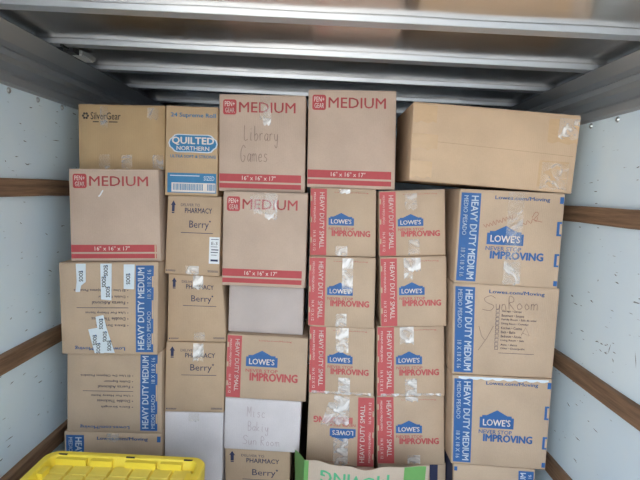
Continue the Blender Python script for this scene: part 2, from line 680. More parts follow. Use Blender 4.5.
    def topline(self, x):
        (tlx, tlz), (trx, trz) = self.quad[0], self.quad[1]
        return tlz + (trz - tlz) * (x - tlx) / (trx - tlx)


def carton(name, px, y, d, mat, label, on=None, floor=False, yr=None, **kw):
    """px: TL,TR,BR,BL of the front in photo pixels; on: the carton below; returns Carton"""
    yr = y if yr is None else yr
    ys = (y, yr, yr, y)
    P = [pix(p[0], p[1], yy) for p, yy in zip(px, ys)]
    q = [[p.x, p.z] for p in P]
    if floor:
        q[2][1] = q[3][1] = 0.0005
    elif on is not None:
        q[2][1] = on.topline(q[2][0]) + 0.0006
        q[3][1] = on.topline(q[3][0]) + 0.0006
    cxn = (q[0][0] + q[1][0]) / 2
    for p in PLACED:                       # stand clear of the stacks already to the left
        pq = p.quad
        if (pq[0][0] + pq[1][0]) / 2 > cxn - .05:
            continue
        lo = max(min(pq[2][1], pq[3][1]), min(q[2][1], q[3][1]))
        hi = min(pq[1][1], q[0][1])
        if hi - lo < .0025:
            continue
        lim = lambda z: pq[2][0] + (pq[1][0] - pq[2][0]) * min(1.05, max(-.05, (z - pq[2][1]) / (pq[1][1] - pq[2][1])))
        for i in (0, 3):
            g = lim(q[i][1]) + .0035
            if q[i][0] < g:
                if g - q[i][0] > .012:
                    print('CLAMP', label, round(g - q[i][0], 3))
                q[i][0] = g
    c = Carton(name, [tuple(v) for v in q], y, yr, d, mat, label, **kw)
    PLACED.append(c)
    return c


PLACED = []


# ------------------------------------------------------------------ print layouts
def logo_house(c, u0, u1, v0, v1, ink=INK_BLUE):
    w = u1 - u0
    e = v0 + (v1 - v0) * 0.40
    e2 = v0 + (v1 - v0) * 0.30
    lg = c.poly('logo', [(u0, v1), (u0, e), (u0 + .07 * w, e), (u0 + .07 * w, e2), (u0 + .2 * w, e2), (u0 + .5 * w, v0), (u0 + .8 * w, e2),
                         (u1 - .07 * w, e2), (u1 - .07 * w, e), (u1, e), (u1, v1)], ink, 0.0007, label='blue gabled house logo')
    c.text("LOWE'S", u0 + .10 * w, u1 - .10 * w, v0 + (v1 - v0) * .50, v0 + (v1 - v0) * .86, INK_WHITE, bold=0.02, lift=0.0014, parent=lg)
    return lg


def print_small(c, stripe=.25, logo=(.28, .665, .35, .535), imp=(.335, .91, .61, .695), nev=(.285, .67, .565, .605), url=(.37, .88, .04, .062)):
    s = c.rect('stripe', .008, stripe, .006, .985, INK_RED, label='red printed stripe')
    c.text('HEAVY DUTY SMALL', stripe * .58, stripe * .86, .06, .88, INK_WHITE, rot='cw', bold=0.01, lift=.0012, parent=s)
    c.text('PESADO PEQUEÑO', stripe * .20, stripe * .36, .06, .50, INK_WHITE, rot='cw', lift=.0012, parent=s)
    c.text('16 X 12 X 12', stripe * .20, stripe * .36, .62, .92, INK_WHITE, rot='cw', lift=.0012, parent=s)
    c.rects('edge_mark', [(.009, .03, .11, .19), (.009, .03, .42, .50), (.009, .03, .72, .80)], NOTCH, .0012, parent=s)
    logo_house(c, *logo)
    c.text('NEVER STOP', *nev, INK_RED, bold=0.015)
    c.text('IMPROVING', *imp, INK_RED, bold=0.05)
    c.text('Lowes.com/Moving', *url, INK_RED, bold=0.005)


def stripe_medium(c, u0=.02, u1=.205, edge=True):
    s = c.rect('stripe', u0, u1, .03, .975, INK_BLUE, label='blue printed stripe')
    w = u1 - u0
    c.text('HEAVY DUTY MEDIUM', u0 + .52 * w, u0 + .88 * w, .06, .95, INK_PALEBLUE, rot='cw', bold=0.02, lift=.0012, parent=s)
    c.text('MEDIO PESADO', u0 + .14 * w, u0 + .36 * w, .06, .48, INK_PALEBLUE, rot='cw', bold=0.01, lift=.0012, parent=s)
    c.text('18 X 18 X 16', u0 + .14 * w, u0 + .36 * w, .62, .93, INK_PALEBLUE, rot='cw', bold=0.01, lift=.0012, parent=s)
    if edge:
        c.rects('edge_mark', [(.955, .992, .03, .10), (.945, .992, .29, .44), (.945, .992, .63, .77), (.955, .992, .92, .975)], INK_BLUE)
        c.rects('edge_mark', [(.97, .993, .31, .42), (.97, .993, .65, .75)], NOTCH, .0012)
    c.text('Lowes.com/Moving', .34, .86, .045, .095, INK_BLUE, bold=0.02)
    return s


def print_medium_logo(c):
    stripe_medium(c)
    logo_house(c, .285, .635, .36, .565)
    c.text('NEVER STOP', .28, .62, .585, .628, INK_BLUE, bold=0.015)
    c.text('IMPROVING', .33, .835, .635, .715, INK_BLUE, bold=0.05)


def print_medium_notes(c):
    s = stripe_medium(c, .045, .225, edge=False)
    c.rects('edge_mark', [(.046, .062, .12, .24), (.046, .062, .40, .60), (.046, .062, .74, .86)], NOTCH, .0012, parent=s)
    top = .31
    for i, t in enumerate(['• Extra Strength', '• Double Thickness', '• Use For Heavy Items']):
        c.text(t, .30, .30 + .021 * len(t), top + .07 * i, top + .07 * i + .034, INK_NAVY, bold=0.01)
    c.rects('printed_line', [(.30, .83, .515, .521)], INK_NAVY)
    for i, t in enumerate(['• Fuerza Adicional', '• Doble Espesor', '• El Uso De Objetos Pesados']):
        c.text(t, .30, .30 + .0205 * len(t), .555 + .07 * i, .589 + .07 * i, INK_NAVY, bold=0.01)


def print_red_medium(c):
    n, pts = 5, []
    u0, u1, v0, v1 = .045, .20, .045, .20
    for (cu, cv, a0) in ((u1 - .025, v0 + .025, -90), (u1 - .025, v1 - .025, 0), (u0 + .025, v1 - .025, 90), (u0 + .025, v0 + .025, 180)):
        for k in range(n):
            a = math.radians(a0 + 90 * k / (n - 1))
            pts.append((cu + .025 * math.cos(a), cv + .025 * math.sin(a)))
    lg = c.poly('logo', pts, INK_CRIMSON, label='crimson rounded square logo')
    c.text('PEN+', .065, .18, .065, .115, INK_WHITE, lift=.0012, parent=lg)
    c.text('GEAR', .07, .178, .13, .18, INK_WHITE, bold=.01, lift=.0012, parent=lg)
    c.text('MEDIUM', .23, .88, .07, .175, INK_CRIMSON, bold=.008)
    s = c.rect('stripe', .006, .955, .815, .895, INK_CRIMSON, label='crimson printed stripe')
    c.text('16" x 16" x 17"', .27, .66, .832, .878, INK_WHITE, lift=.0012, parent=s)
    c.rect('stripe', .006, .955, .915, .965, INK_CRIMSON, label='crimson printed stripe')


def print_pharmacy(c):
    c.poly('arrow', [(.085, .19), (.085, .11), (.065, .11), (.11, .05), (.155, .11), (.135, .11), (.135, .19)], INK_NAVY)
    c.rects('arrow_base', [(.085, .135, .197, .212)], INK_NAVY)
    c.text('DELIVER TO', .25, .60, .085, .12, INK_NAVY)
    c.text('PHARMACY', .33, .83, .14, .205, INK_NAVY, bold=.015)
    c.text('Berry', .42, .78, .30, .42, INK_NAVY)
    pts = []
    for k in range(10):
        r = .022 if k % 2 == 0 else .011
        pts.append((.80 + r * math.sin(k * math.pi / 5), .305 - r * c.w / c.h * math.cos(k * math.pi / 5)))
    c.poly('star', pts, INK_NAVY)
    c.rects('printed_line', [(.27, .86, .452, .460)], INK_NAVY)
    c.rects('fine_print', [(.03, .05, .945, .965), (.06, .20, .945, .951), (.06, .19, .958, .964), (.78, .97, .93, .937), (.78, .97, .945, .951)], INK_NAVY)


# ------------------------------------------------------------------ the truck
WHITE_WALL = wall_panel_mat()
WOOD = wood_mat()
SHEET = metal_mat('ceiling_sheet_metal', (226, 221, 216), 0.22, 0.08, (1.2, 5, 1))
RIBMETAL = metal_mat('rib_galvanised_metal', (205, 210, 216), 0.4, 0.05, (6, 6, 6), metal=.75)
COVEMETAL = metal_mat('cove_aluminium', (168, 173, 178), 0.5, 0.05, (6, 1, 6), metal=.6)
STEEL = metal_mat('rivet_steel', (190, 194, 198), 0.3, 0.02)

XL, XR = -1.235, 1.165
Y0, Y1 = -0.35, 4.3
PANEL_TOP = EYE + 0.36
CEIL = EYE + 0.586
RIBZ = CEIL - 0.021
LIP = EYE + 0.554
T = 0.04

FLOORMAT = plain('truck_floor_planks', (120, 98, 78), 0.7, var=0.2, scale=6)
v, f = box_geo(XL - T, XR + T, Y0, Y1 + T, -0.10, -0.004)
fl = struct(mesh('floor', v, f, FLOORMAT))
px_n = 16
for i in range(px_n):
    a = XL + (XR - XL) * i / px_n
    b = XL + (XR - XL) * (i + 1) / px_n
    v, f = box_geo(a + .0015, b - .0015, Y0, Y1, -0.006, 0.0)
    mesh('plank', v, f, FLOORMAT, fl)

for side, X, s, ptop in (('left', XL, -1, EYE + .355), ('right', XR, 1, EYE + .371)):
    v, f = box_geo(min(X, X + s * T), max(X, X + s * T), Y0, Y1, 0.0, CEIL)
    w = struct(mesh('wall_' + side, v, f, WHITE_WALL))
    for zc, th in ((EYE - 0.042, .072), (EYE - 0.735, .076), (EYE - 1.245, .076)):
        # timber rub rail with softened arrises
        t = 0.026
        h = th / 2
        prof = [(0, -h), (t - .005, -h), (t, -h + .005), (t, h - .005), (t - .005, h), (0, h)]
        vs, fs = [], []
        ny = 28
        for j in range(ny + 1):
            y = Y0 + (Y1 - Y0) * j / ny
            wob = 0.0015 * math.sin(j * 1.7 + zc * 9)
            for (dx, dz) in prof:
                vs.append((X - s * (dx + (wob if dx > .01 else 0)), y, zc + dz + wob))
        m = len(prof)
        for j in range(ny):
            for k in range(m - 1):
                a = j * m + k
                fs.append((a, a + 1, a + 1 + m, a + m))
        fs.append(tuple(range(m)))
        fs.append(tuple(range(ny * m, ny * m + m)))
        rl = mesh('rub_rail', vs, fs, WOOD, w)
        rl['label'] = 'brown timber rub rail'
    # domed rivets along the panel's top edge
    for k in range(-15, 13):
        y = (1.915 if s < 0 else 1.975) + .192 * k
        if y < Y0 + .05 or y > Y1 - .1:
            continue
        zr = ptop - .024
        vs, fs = [(X - s * .008, y, zr)], []
        for ring, (rr, dx) in enumerate(((.0065, .0065), (.0105, .003), (.0125, -.001))):
            for q in range(10):
                a = q * math.tau / 10
                vs.append((X - s * dx, y + rr * math.cos(a), zr + rr * math.sin(a)))
        for q in range(10):
            fs.append((0, 1 + q, 1 + (q + 1) % 10))
            for g in (0, 1):
                fs.append((1 + g * 10 + q, 1 + g * 10 + (q + 1) % 10, 11 + g * 10 + (q + 1) % 10, 11 + g * 10 + q))
        mesh('rivet', vs, fs, STEEL, w, smooth=True)
    # corrugated aluminium top rail between panel and roof
    PT = ptop
    prof = [(-.002, PT - .008), (.010, PT - .008), (.022, PT), (.022, PT + .030), (.004, PT + .046), (.004, PT + .080), (.030, PT + .094), (.032, PT + .116),
            (.012, PT + .128), (.018, PT + .152), (.062, LIP), (.066, LIP + .004), (.060, LIP + .010), (-T + .01, LIP + .010), (-T + .01, PT - .008)]
    vs, fs = [], []
    for y in (Y0, Y1):
        vs += [(X - s * dx, y, z) for dx, z in prof]
    m = len(prof)
    for k in range(m):
        fs.append((k, (k + 1) % m, m + (k + 1) % m, m + k))
    fs.append(tuple(range(m)))
    fs.append(tuple(range(m, 2 * m)))
    struct(mesh('trim_1' if s < 0 else 'trim_2', vs, fs, COVEMETAL))

v, f = box_geo(XL - T, XR + T, Y1, Y1 + T, 0.0, CEIL)
struct(mesh('wall_back', v, f, WHITE_WALL))
# ceiling sheet, slightly rumpled so its reflections waver
vs, fs = [], []
nx, ny = 40, 90
for j in range(ny + 1):
    for i in range(nx + 1):
        x = XL - T + (XR - XL + 2 * T) * i / nx
        y = Y0 + (Y1 - Y0) * j / ny
        vs.append((x, y, CEIL + 0.0025 * noise.noise(Vector((x * 2.2, y * 5.0, 3.1)))))
for j in range(ny):
    for i in range(nx):
        a = j * (nx + 1) + i
        fs.append((a, a + 1, a + nx + 2, a + nx + 1))
k = len(vs)
vs += [(XL - T, Y0, CEIL + .03), (XR + T, Y0, CEIL + .03), (XR + T, Y1, CEIL + .03), (XL - T, Y1, CEIL + .03)]
fs.append((k, k + 3, k + 2, k + 1))
ceil = struct(mesh('ceiling', vs, fs, SHEET, smooth=True))
RIB_Y = [1.655 + 0.434 * (i - 6) for i in range(13)]
for y in RIB_Y:
    if y < Y0 + .02:
        continue
    prof = [(.004, CEIL + .004), (.004, CEIL - .0025), (0, CEIL - .003), (.001, RIBZ + .002), (.003, RIBZ), (.056, RIBZ), (.059, RIBZ + .003), (.062, CEIL + .004)]
    vs, fs = [], []
    for x in (XL + .004, XR - .004):
        vs += [(x, y + dy, z) for dy, z in prof]
    m = len(prof)
    for q in range(m):
        fs.append((q, (q + 1) % m, m + (q + 1) % m, m + q))
    fs.append(tuple(range(m)))
    fs.append(tuple(range(m, 2 * m)))
    mesh('rib', vs, fs, RIBMETAL, ceil)
v, f = box_geo(-14, 14, -26, 8, -0.95, -0.90)
GROUND = plain('worn_concrete', (172, 168, 162), 0.85, var=0.12, scale=3)
struct(mesh('ground', v, f, GROUND), 'worn grey concrete drive behind the truck', 'ground')

# added unseen wall, put here only to shade the opening from the right
v, f = box_geo(2.3, 3.0, -9.0, -0.7, -0.90, 2.3)
struct(mesh('wall_light_blocker', v, f, plain('light_blocker_dark', (88, 84, 80), 0.9, var=0.2, scale=4)), 'added unseen dark wall that blocks light at the truck opening', 'wall')

# dark scuffs and pen marks on the white panels, each a thin smear
SCUFF = plain('dark_scuff', (74, 80, 88), 0.6, var=0.3, scale=90)
for wname, X, s, marks in (('wall_left', XL, -1, [(23, 140, 27, 142), (25, 163, 29, 165), (5, 160, 6, 162), (52, 140, 60, 141), (45, 233, 48, 235), (20, 222, 22, 224), (10, 385, 14, 381),
                                                  (34, 378, 38, 375), (48, 270, 52, 272), (10, 320, 12, 317)]),
                           ('wall_right', XR, 1, [(595, 341.5, 599, 342.5), (600, 343, 603, 345), (604, 345, 607, 346), (611, 344, 608, 354), (599, 349, 602, 352), (604, 352, 607, 354.5),
                                                  (612, 358, 613.5, 363), (635, 351, 636, 369), (597.5, 281.5, 598.5, 279.5), (614, 274, 617, 276), (580, 330, 584, 332), (567, 402, 570, 407),
                                                  (593, 428, 598, 433), (575, 436, 580, 441), (615, 282, 619, 284), (590, 300, 593, 303), (636, 168, 640, 166)])):
    w = bpy.data.objects[wname]
    for (xa, ya, xb, yb) in marks:
        a, b = pix_x(xa, ya, X - s * .0006), pix_x(xb, yb, X - s * .0006)
        dv = (b - a)
        n_ = Vector((0, -dv.z, dv.y)).normalized() * R.uniform(.0014, .0026)
        mid = (a + b) / 2 + n_ * R.uniform(-1.2, 1.2)
        mesh('scuff_mark', [a, mid + n_, b, mid - n_], [(0, 1, 2, 3)], SCUFF, w)

# small roof lamp with its black connector on the left top rail
lp = pix_x(78, 60, XL + .095)
lamp = tag(empty('marker_lamp', (lp.x, lp.y, LIP + .008)), 'small grey lamp with black plug on the dark metal top rail', 'lamp')
v, f = box_geo(-.012, .040, -.045, .085, -.004, .012)
mesh('housing', v, f, plain('lamp_grey', (150, 152, 152), 0.4), lamp)
v, f = box_geo(-.004, .034, -.035, .075, -.012, -.004)
mesh('lens', v, f, plain('lamp_lens', (196, 198, 196), 0.3), lamp)
v, f = box_geo(-.010, .030, -.105, -.050, -.012, .012)
pg = mesh('connector', v, f, BLACK_PLASTIC, lamp)
v, f = box_geo(.004, .014, -.16, -.10, -.004, .006)
mesh('wire', v, f, BLACK_PLASTIC, lamp)

# ------------------------------------------------------------------ column A, against the left wall
NB = 'cardboard_box'
A4 = carton(NB, [(64, 431.6), (161.6, 433.5), (159, 520), (66, 518)], 2.17, .455, KRAFT_LOWES,
            'blue striped heavy duty box on the floor behind the yellow lid', floor=True, group='blue heavy duty medium boxes')
print_medium_logo(A4)
A4.tape(.5, .0, .10, .055, TAPE_SHINY)
A3 = carton(NB, [(67, 350.5), (162, 351.5), (161.6, 430), (67, 429)], 2.17, .44, KRAFT_LOWES,
            'upside-down blue striped box without tape, beside the lowest white box of pharmacy stack', on=A4, flip=True, group='blue heavy duty medium boxes')
print_medium_notes(A3)
A2 = carton(NB, [(58.5, 262.7), (158.4, 262.4), (157.6, 351.7), (62, 350.4)], 2.12, .44, KRAFT_LOWES,
            'upside-down blue striped box patched with white printed tape', on=A3, flip=True, group='blue heavy duty medium boxes')
print_medium_notes(A2)
A1 = carton(NB, [(68.4, 168.7), (158.5, 169.5), (161.0, 260.6), (71, 260.6)], 2.15, .41, KRAFT_RED,
            'red lettered MEDIUM box standing on the box with white tape patches', on=A2, group='red lettered medium boxes')
print_red_medium(A1)
A1.rects('edge_mark', [(.935, .948, .80, .985)], NOTCH, .0014)
A1.line([(.38, .22), (.35, .27), (.33, .29)], .006, PAPER, name='scratch')
A0 = carton(NB, [(78, 104), (165.2, 105.7), (165, 168), (79, 168)], 2.26, .36, KRAFT_YELLOW,
            'yellowish box with black flower logo on top of a red lettered box', on=A1)
fl_pts = []
for k in range(6):
    a = k * math.tau / 6
    cu, cv = .085 + .028 * math.cos(a), .165 + .028 * 1.35 * math.sin(a)
    A0.poly('logo_petal', [(cu + .014 * math.cos(b * math.tau / 8), cv + .019 * math.sin(b * math.tau / 8)) for b in range(8)], INK_BLACK)
A0.text('SilverGear', .145, .49, .11, .22, INK_BLACK, bold=.01)
A0.rects('fine_print', [(.17, .24, .248, .264), (.255, .34, .248, .264), (.355, .455, .248, .264)], INK_BLACK)
A0.tape(.30, .02, .33, .035, TAPE, .001)
A0.tape(.86, .03, .2, .05, TAPE, .001)
for u in (.30, .56, .92):
    A0.tape(u, .76, .98, .05, TAPE, .0015)

# white printed tape on A2, each strip its own piece


def printed_tape(c, pts, rows):
    o = c.flip
    c.flip = False
    s = c.poly('tape', pts, TAPE_WHITE, .0020, label='white tape printed with black marks')
    for (u, v, a) in rows:
        L, W = .11, .04
        gv, gf = glyphs('EOOS', .03)
        vs = []
        for x, y in gv:
            du, dv = (x - .5) * L, (y - .5) * W
            vs.append(c.at(u + dv * math.cos(a) - du * math.sin(a) * .2, v + du, .0026))
        mesh('printed_mark', vs, gf, INK_BLACK, s)
        r = .008
        c.poly('printed_mark', [(u + .012 + r * math.cos(k), v - .055 + r * math.sin(k)) for k in (0, .8, 1.6, 2.4, 3.2, 4.0, 4.8, 5.6)], INK_BLUE, .0026, parent=s)
    c.flip = o


printed_tape(A2, [(.175, .003), (.275, .003), (.272, .20), (.225, .24), (.21, .31), (.165, .31), (.18, .2)], [(.225, .14, 0)])
printed_tape(A2, [(.42, .003), (.535, .003), (.53, .40), (.425, .39)], [(.475, .08, 0), (.455, .20, 0), (.495, .31, 0)])
printed_tape(A2, [(.655, .012), (.765, .012), (.76, .28), (.655, .275)], [(.70, .17, 0)])
printed_tape(A2, [(.365, .58), (.445, .56), (.475, .70), (.555, .98), (.41, .98)], [(.42, .66, .2), (.455, .80, .2), (.50, .90, .2)])
printed_tape(A2, [(.285, .72), (.385, .70), (.44, .985), (.345, .985)], [(.35, .84, .2), (.385, .93, .2)])
A2.text('Lowes', .35, .75, .42, .50, INK_BLUE, face='right', bold=.02)

# ------------------------------------------------------------------ column B, tissue and pharmacy boxes
B5 = carton(NB, [(163, 411.5), (223.5, 413), (221, 520), (164, 518)], 2.20, .42, BOARD_BRIGHT,
            'tall white box on the floor beside the yellow lid', floor=True)
B5.tape(.5, .0, .08, .05, TAPE)
B3 = carton(NB, [(166, 342), (225.5, 343), (224, 412), (163.2, 410)], 2.20, .40, KRAFT_BERRY,
            'pharmacy box standing on the tall white box', on=B5, group='pharmacy boxes')
print_pharmacy(B3)
B3.tape(.55, .0, .25, .05, TAPE_SHINY)
B2 = carton(NB, [(168.5, 273), (222.3, 276), (226.5, 342), (167.2, 341)], 2.21, .40, KRAFT_BERRY,
            'pharmacy box between two other pharmacy boxes in the stack', on=B3, group='pharmacy boxes')
print_pharmacy(B2)
B2.tape(.55, .0, .2, .05, TAPE_SHINY)
B2.tape(.55, .85, .99, .05, TAPE)
B1 = carton(NB, [(168, 195.5), (221.5, 197), (219.5, 274.5), (164.5, 270)], 2.19, .40, KRAFT_BERRY,
            'pharmacy box with a white address label under the toilet paper carton', on=B2, group='pharmacy boxes')
print_pharmacy(B1)
lb = B1.rect('label_sticker', .80, .99, .50, .84, PAPER, .0012, label='white address label')
B1.text('E-3', .84, .95, .56, .60, INK_BLACK, lift=.0017, parent=lb)
B1.rects('fine_print', [(.83, .97, .525, .532), (.83, .95, .62, .627), (.84, .97, .655, .668), (.83, .96, .69, .70), (.84, .94, .725, .732), (.83, .965, .785, .81)], INK_NAVY, .0017, parent=lb)
B1.tape(.5, .88, .99, .06, TAPE_SHINY)
B0 = carton(NB, [(166, 105.5), (217.8, 107.5), (217.6, 194), (164.6, 193)], 2.20, .40, KRAFT_PAPER,
            'toilet paper carton with white and blue cloud logo', on=B1)
B0.text('24 Supreme Roll', .10, .96, .065, .125, INK_TEAL, bold=.02)
pts = []
for k in range(28):
    a = k * math.tau / 28
    rr = 1 + .05 * math.cos(6 * a)
    ca, sa = math.cos(a), math.sin(a)
    pts.append((.53 + .45 * rr * math.copysign(abs(ca) ** .55, ca), .405 + .105 * rr * math.copysign(abs(sa) ** .6, sa)))
lg0 = B0.poly('logo_rim', pts, INK_PALEBLUE, .0006)
lg = B0.poly('logo', [(.53 + (u - .53) * .95, .405 + (v - .405) * .90) for u, v in pts], INK_TEAL, .0011, label='blue cloud logo')
B0.text('QUILTED', .13, .93, .335, .425, INK_WHITE, bold=.03, lift=.0016, parent=lg)
B0.text('NORTHERN', .22, .84, .437, .483, INK_WHITE, bold=.02, lift=.0016, parent=lg)
B0.text('ULTRA SOFT & STRONG', .10, .96, .535, .568, INK_TEAL, bold=.02)
bd = B0.rect('band', .05, .975, .74, .965, INK_TEAL, label='blue printed band')
B0.rect('barcode_ground', .13, .96, .85, .955, INK_WHITE, .0011, parent=bd)
bars, u = [], .16
while u < .93:
    w_ = R.uniform(.006, .018)
    if not .72 < u < .78:
        bars.append((u, u + w_, .862, .935))
    u += w_ + R.uniform(.006, .014)
B0.rects('barcode', bars, INK_TEAL, .0016, parent=bd)
B0.text('SIZED', .74, .94, .77, .82, INK_PALEBLUE, lift=.0011, parent=bd)
B0.rects('fine_print', [(.10, .66, .765, .775)], INK_PALEBLUE, .0011, parent=bd)

# ------------------------------------------------------------------ column C
C6 = carton(NB, [(225, 446.5), (290.5, 450.5), (288, 530), (225, 528)], 2.21, .40, KRAFT_BERRY,
            'pharmacy box on the floor beside the green edged box', floor=True, group='pharmacy boxes')
print_pharmacy(C6)
C5 = carton(NB, [(225.2, 397.5), (301.5, 402), (299, 451), (223.8, 445.5)], 2.19, .36, BOARD_BRIGHT,
            'flat white box with three handwritten lines', on=C6)
C5.scrawl('Misc', .29, .33, .075, .20, MARKER_PINK, -.03, .0016)
C5.scrawl('Bakiny'[:4] + 'ny'[1:], .31, .60, .07, .18, MARKER_PINK, -.03, .0016)
C5.scrawl('Sun Room', .25, .88, .075, .18, MARKER_PINK, -.03, .0016)
C4 = carton(NB, [(227.2, 334), (308.2, 338.5), (305.6, 401), (225, 395.5)], 2.19, .305, KRAFT_LOWES,
            'wide red striped heavy duty box between two flat white boxes', on=C5, group='red striped small boxes')
print_small(C4, stripe=.185, logo=(.245, .635, .22, .475), imp=(.30, .885, .575, .70), nev=(.245, .64, .515, .565), url=(.40, .80, .05, .08))
C3 = carton(NB, [(229.5, 283), (304, 286), (302.7, 336.6), (228, 333)], 2.23, .36, BOARD_WHITE,
            'blank white box under the taped red lettered box', on=C4)
C2 = carton(NB, [(222.5, 191), (308, 193.6), (305.2, 286), (220.7, 282)], 2.17, .41, KRAFT_RED,
            'red lettered MEDIUM box with clear tape over its lettering', on=C3, group='red lettered medium boxes')
print_red_medium(C2)
C2.tape(.43, .0, .22, .05, TAPE, .0012)
C2.tape(.57, .0, .27, .055, TAPE_SHINY, .0014)
C2.tape(.37, .02, .18, .04, TAPE, .0010)
C1 = carton(NB, [(218, 94), (306, 95.8), (304.8, 192.5), (215.8, 190)], 2.21, .41, KRAFT_RED,
            'red lettered MEDIUM box with words scrawled in marker', on=C2, group='red lettered medium boxes')
print_red_medium(C1)
C1.tape(.53, .0, .25, .045, TAPE, .0012)
C1.tape(.555, .12, .30, .035, TAPE_SHINY, .0012)
C1.scrawl('Library', .29, .46, .072, .15, MARKER, -.02, .0024)
C1.scrawl('Games', .25, .685, .075, .17, MARKER, .0, .0024)

# ------------------------------------------------------------------ columns D and E, small boxes
D5 = carton(NB, [(309, 462), (374, 465), (373, 530), (309, 528)], 2.22, .40, KRAFT_LOWES,
            'red striped small box on the floor behind the green edged box', floor=True, group='red striped small boxes')
print_small(D5)
E5 = carton(NB, [(378, 463), (446, 463.5), (444, 530), (377, 528)], 2.22, .40, KRAFT_LOWES,
            'box with an added navy band beside the right end of the green edged box', floor=True)
E5.rect('stripe', .76, .88, .01, .97, INK_NAVY, label='added navy band for the shaded blue side of the next box')  # added band: the next box's shaded blue side, put in as navy
D4 = carton(NB, [(309, 393), (374.8, 396.5), (374.2, 462.5), (306, 461.5)], 2.20, .40, KRAFT_LOWES,
            'upside-down red striped small box with thick white-glaring tape', on=D5, flip=True, group='red striped small boxes')
print_small(D4)
D4.tape(.50, .0, .40, .075, TAPE_SHINY, .003)
D4.tape(.40, .1, .42, .06, TAPE_SHINY, .003, skew=-.35)
D4.tape(.50, .60, .98, .07, TAPE_SHINY, .003)
D3 = carton(NB, [(309.5, 325.3), (375, 328.3), (373.8, 394.8), (308.7, 393)], 2.20, .40, KRAFT_LOWES,
            'red striped small box directly on top of the upside-down one', on=D4, group='red striped small boxes')
print_small(D3)
D3.tape(.50, .0, .36, .06, TAPE_SHINY, .0025)
D3.tape(.54, .74, .985, .055, TAPE_SHINY, .003)
D3.tape(.5, .955, .99, .28, TAPE_SHINY, .0015, nu=16, nv=3)
D2 = carton(NB, [(309.3, 256.5), (376, 258.2), (374.2, 327), (307.8, 325)], 2.19, .40, KRAFT_LOWES,
            'red striped small box directly under the uppermost of its stack, tape across its logo', on=D3, group='red striped small boxes')
print_small(D2)
D2.tape(.58, .0, .5, .05, TAPE_SHINY, .0018)
D2.tape(.5, .80, .985, .05, TAPE_SHINY, .0025)
D1 = carton(NB, [(310.5, 187.3), (376.4, 189.6), (375.6, 257), (309.6, 255.5)], 2.21, .40, KRAFT_LOWES,
            'red striped small box right under the untaped red lettered box', on=D2, group='red striped small boxes')
print_small(D1)
D1.tape(.48, .84, .985, .055, TAPE_SHINY, .0025)
D1.tape(.52, .0, .06, .05, TAPE_SHINY, .0015)
C1b = carton(NB, [(308.7, 89.4), (396.6, 91), (395, 188.5), (306.9, 186)], 2.22, .41, KRAFT_RED,
             'untaped red lettered MEDIUM box beside the big plain carton', on=D1, group='red lettered medium boxes')
print_red_medium(C1b)
E4 = carton(NB, [(376.6, 396), (444.2, 395.3), (445, 462), (377.5, 462)], 2.21, .40, KRAFT_LOWES,
            'red striped small box beside the upside-down one', on=E5, group='red striped small boxes')
print_small(E4)
E4.tape(.52, .0, .07, .06, TAPE_SHINY, .002)
E4.tape(.54, .86, .985, .06, TAPE_SHINY, .0025)
E3 = carton(NB, [(377.2, 326.3), (444.3, 325.2), (445, 394.5), (377, 394.8)], 2.20, .40, KRAFT_LOWES,
            'red striped small box with looping tape glints, on the one beside the upside-down box', on=E4, group='red striped small boxes')
print_small(E3)
E3.tape(.44, .0, .24, .065, TAPE_SHINY, .003)
E3.tape(.50, .74, .985, .055, TAPE_SHINY, .003)
E3.tape(.5, .955, .99, .28, TAPE_SHINY, .0015, nu=16, nv=3)
E2 = carton(NB, [(380.2, 257.6), (446.6, 256.2), (446.8, 325), (381, 325)], 2.18, .40, KRAFT_LOWES,
            'red striped small box with two short tape tabs on its top edge', on=E3, group='red striped small boxes')
print_small(E2)
E2.tape(.42, .0, .30, .04, TAPE_SHINY, .002)
E2.tape(.54, .0, .19, .04, TAPE_SHINY, .002)
E1 = carton(NB, [(379, 191.2), (445.2, 189.2), (445.7, 255.8), (379.5, 256.4)], 2.20, .40, KRAFT_LOWES,
            'red striped small box under the overhanging end of the big plain carton', on=E2, group='red striped small boxes')
print_small(E1)
E1.tape(.48, .04, .28, .055, TAPE, .002)
E1.tape(.52, .74, .97, .05, TAPE, .002)

# ------------------------------------------------------------------ column F, against the right wall
F4 = carton(NB, [(437.4, 462.8), (535.4, 469.5), (531, 560), (434, 553)], 2.11, .44, KRAFT_LOWES,
            'blue striped heavy duty box on the floor with its stripe turned to the wall', floor=True, flip=True, group='blue heavy duty medium boxes')
print_medium_logo(F4)
F4.rect('stripe', .06, .97, .03, .97, INK_NAVY, face='left', label='blue printed side darkened to navy for shade')  # blue print with its shade put into the navy colour
F3 = carton(NB, [(452, 374.7), (552.6, 379.6), (545.5, 468.3), (447.2, 461.8)], 2.11, .455, KRAFT_LOWES,
            'blue striped box with house logo and torn white paper along its top edge', on=F4, group='blue heavy duty medium boxes')
print_medium_logo(F3)
F3.tape(.51, .003, .03, .40, TAPE_WHITE, .0012, name='torn_tape', nu=24, nv=3, ragged=.004)
F2 = carton(NB, [(453.4, 282.5), (560, 289), (552, 379.8), (452, 373)], 2.12, .455, KRAFT_LOWES,
            'blue striped box with a printed checklist and handwriting', on=F3, group='blue heavy duty medium boxes')
stripe_medium(F2, edge=False)
rows = ['Garage • Garaje', 'Basement • Sótano', 'Family Room • Sala de estar', 'Dining Room • Comedor', 'Kitchen • Cocina', 'Bath • Baño',
        'Bedroom • Alcoba', 'Living Room • Sala', 'Attic • Ático', 'Other • Descripción']
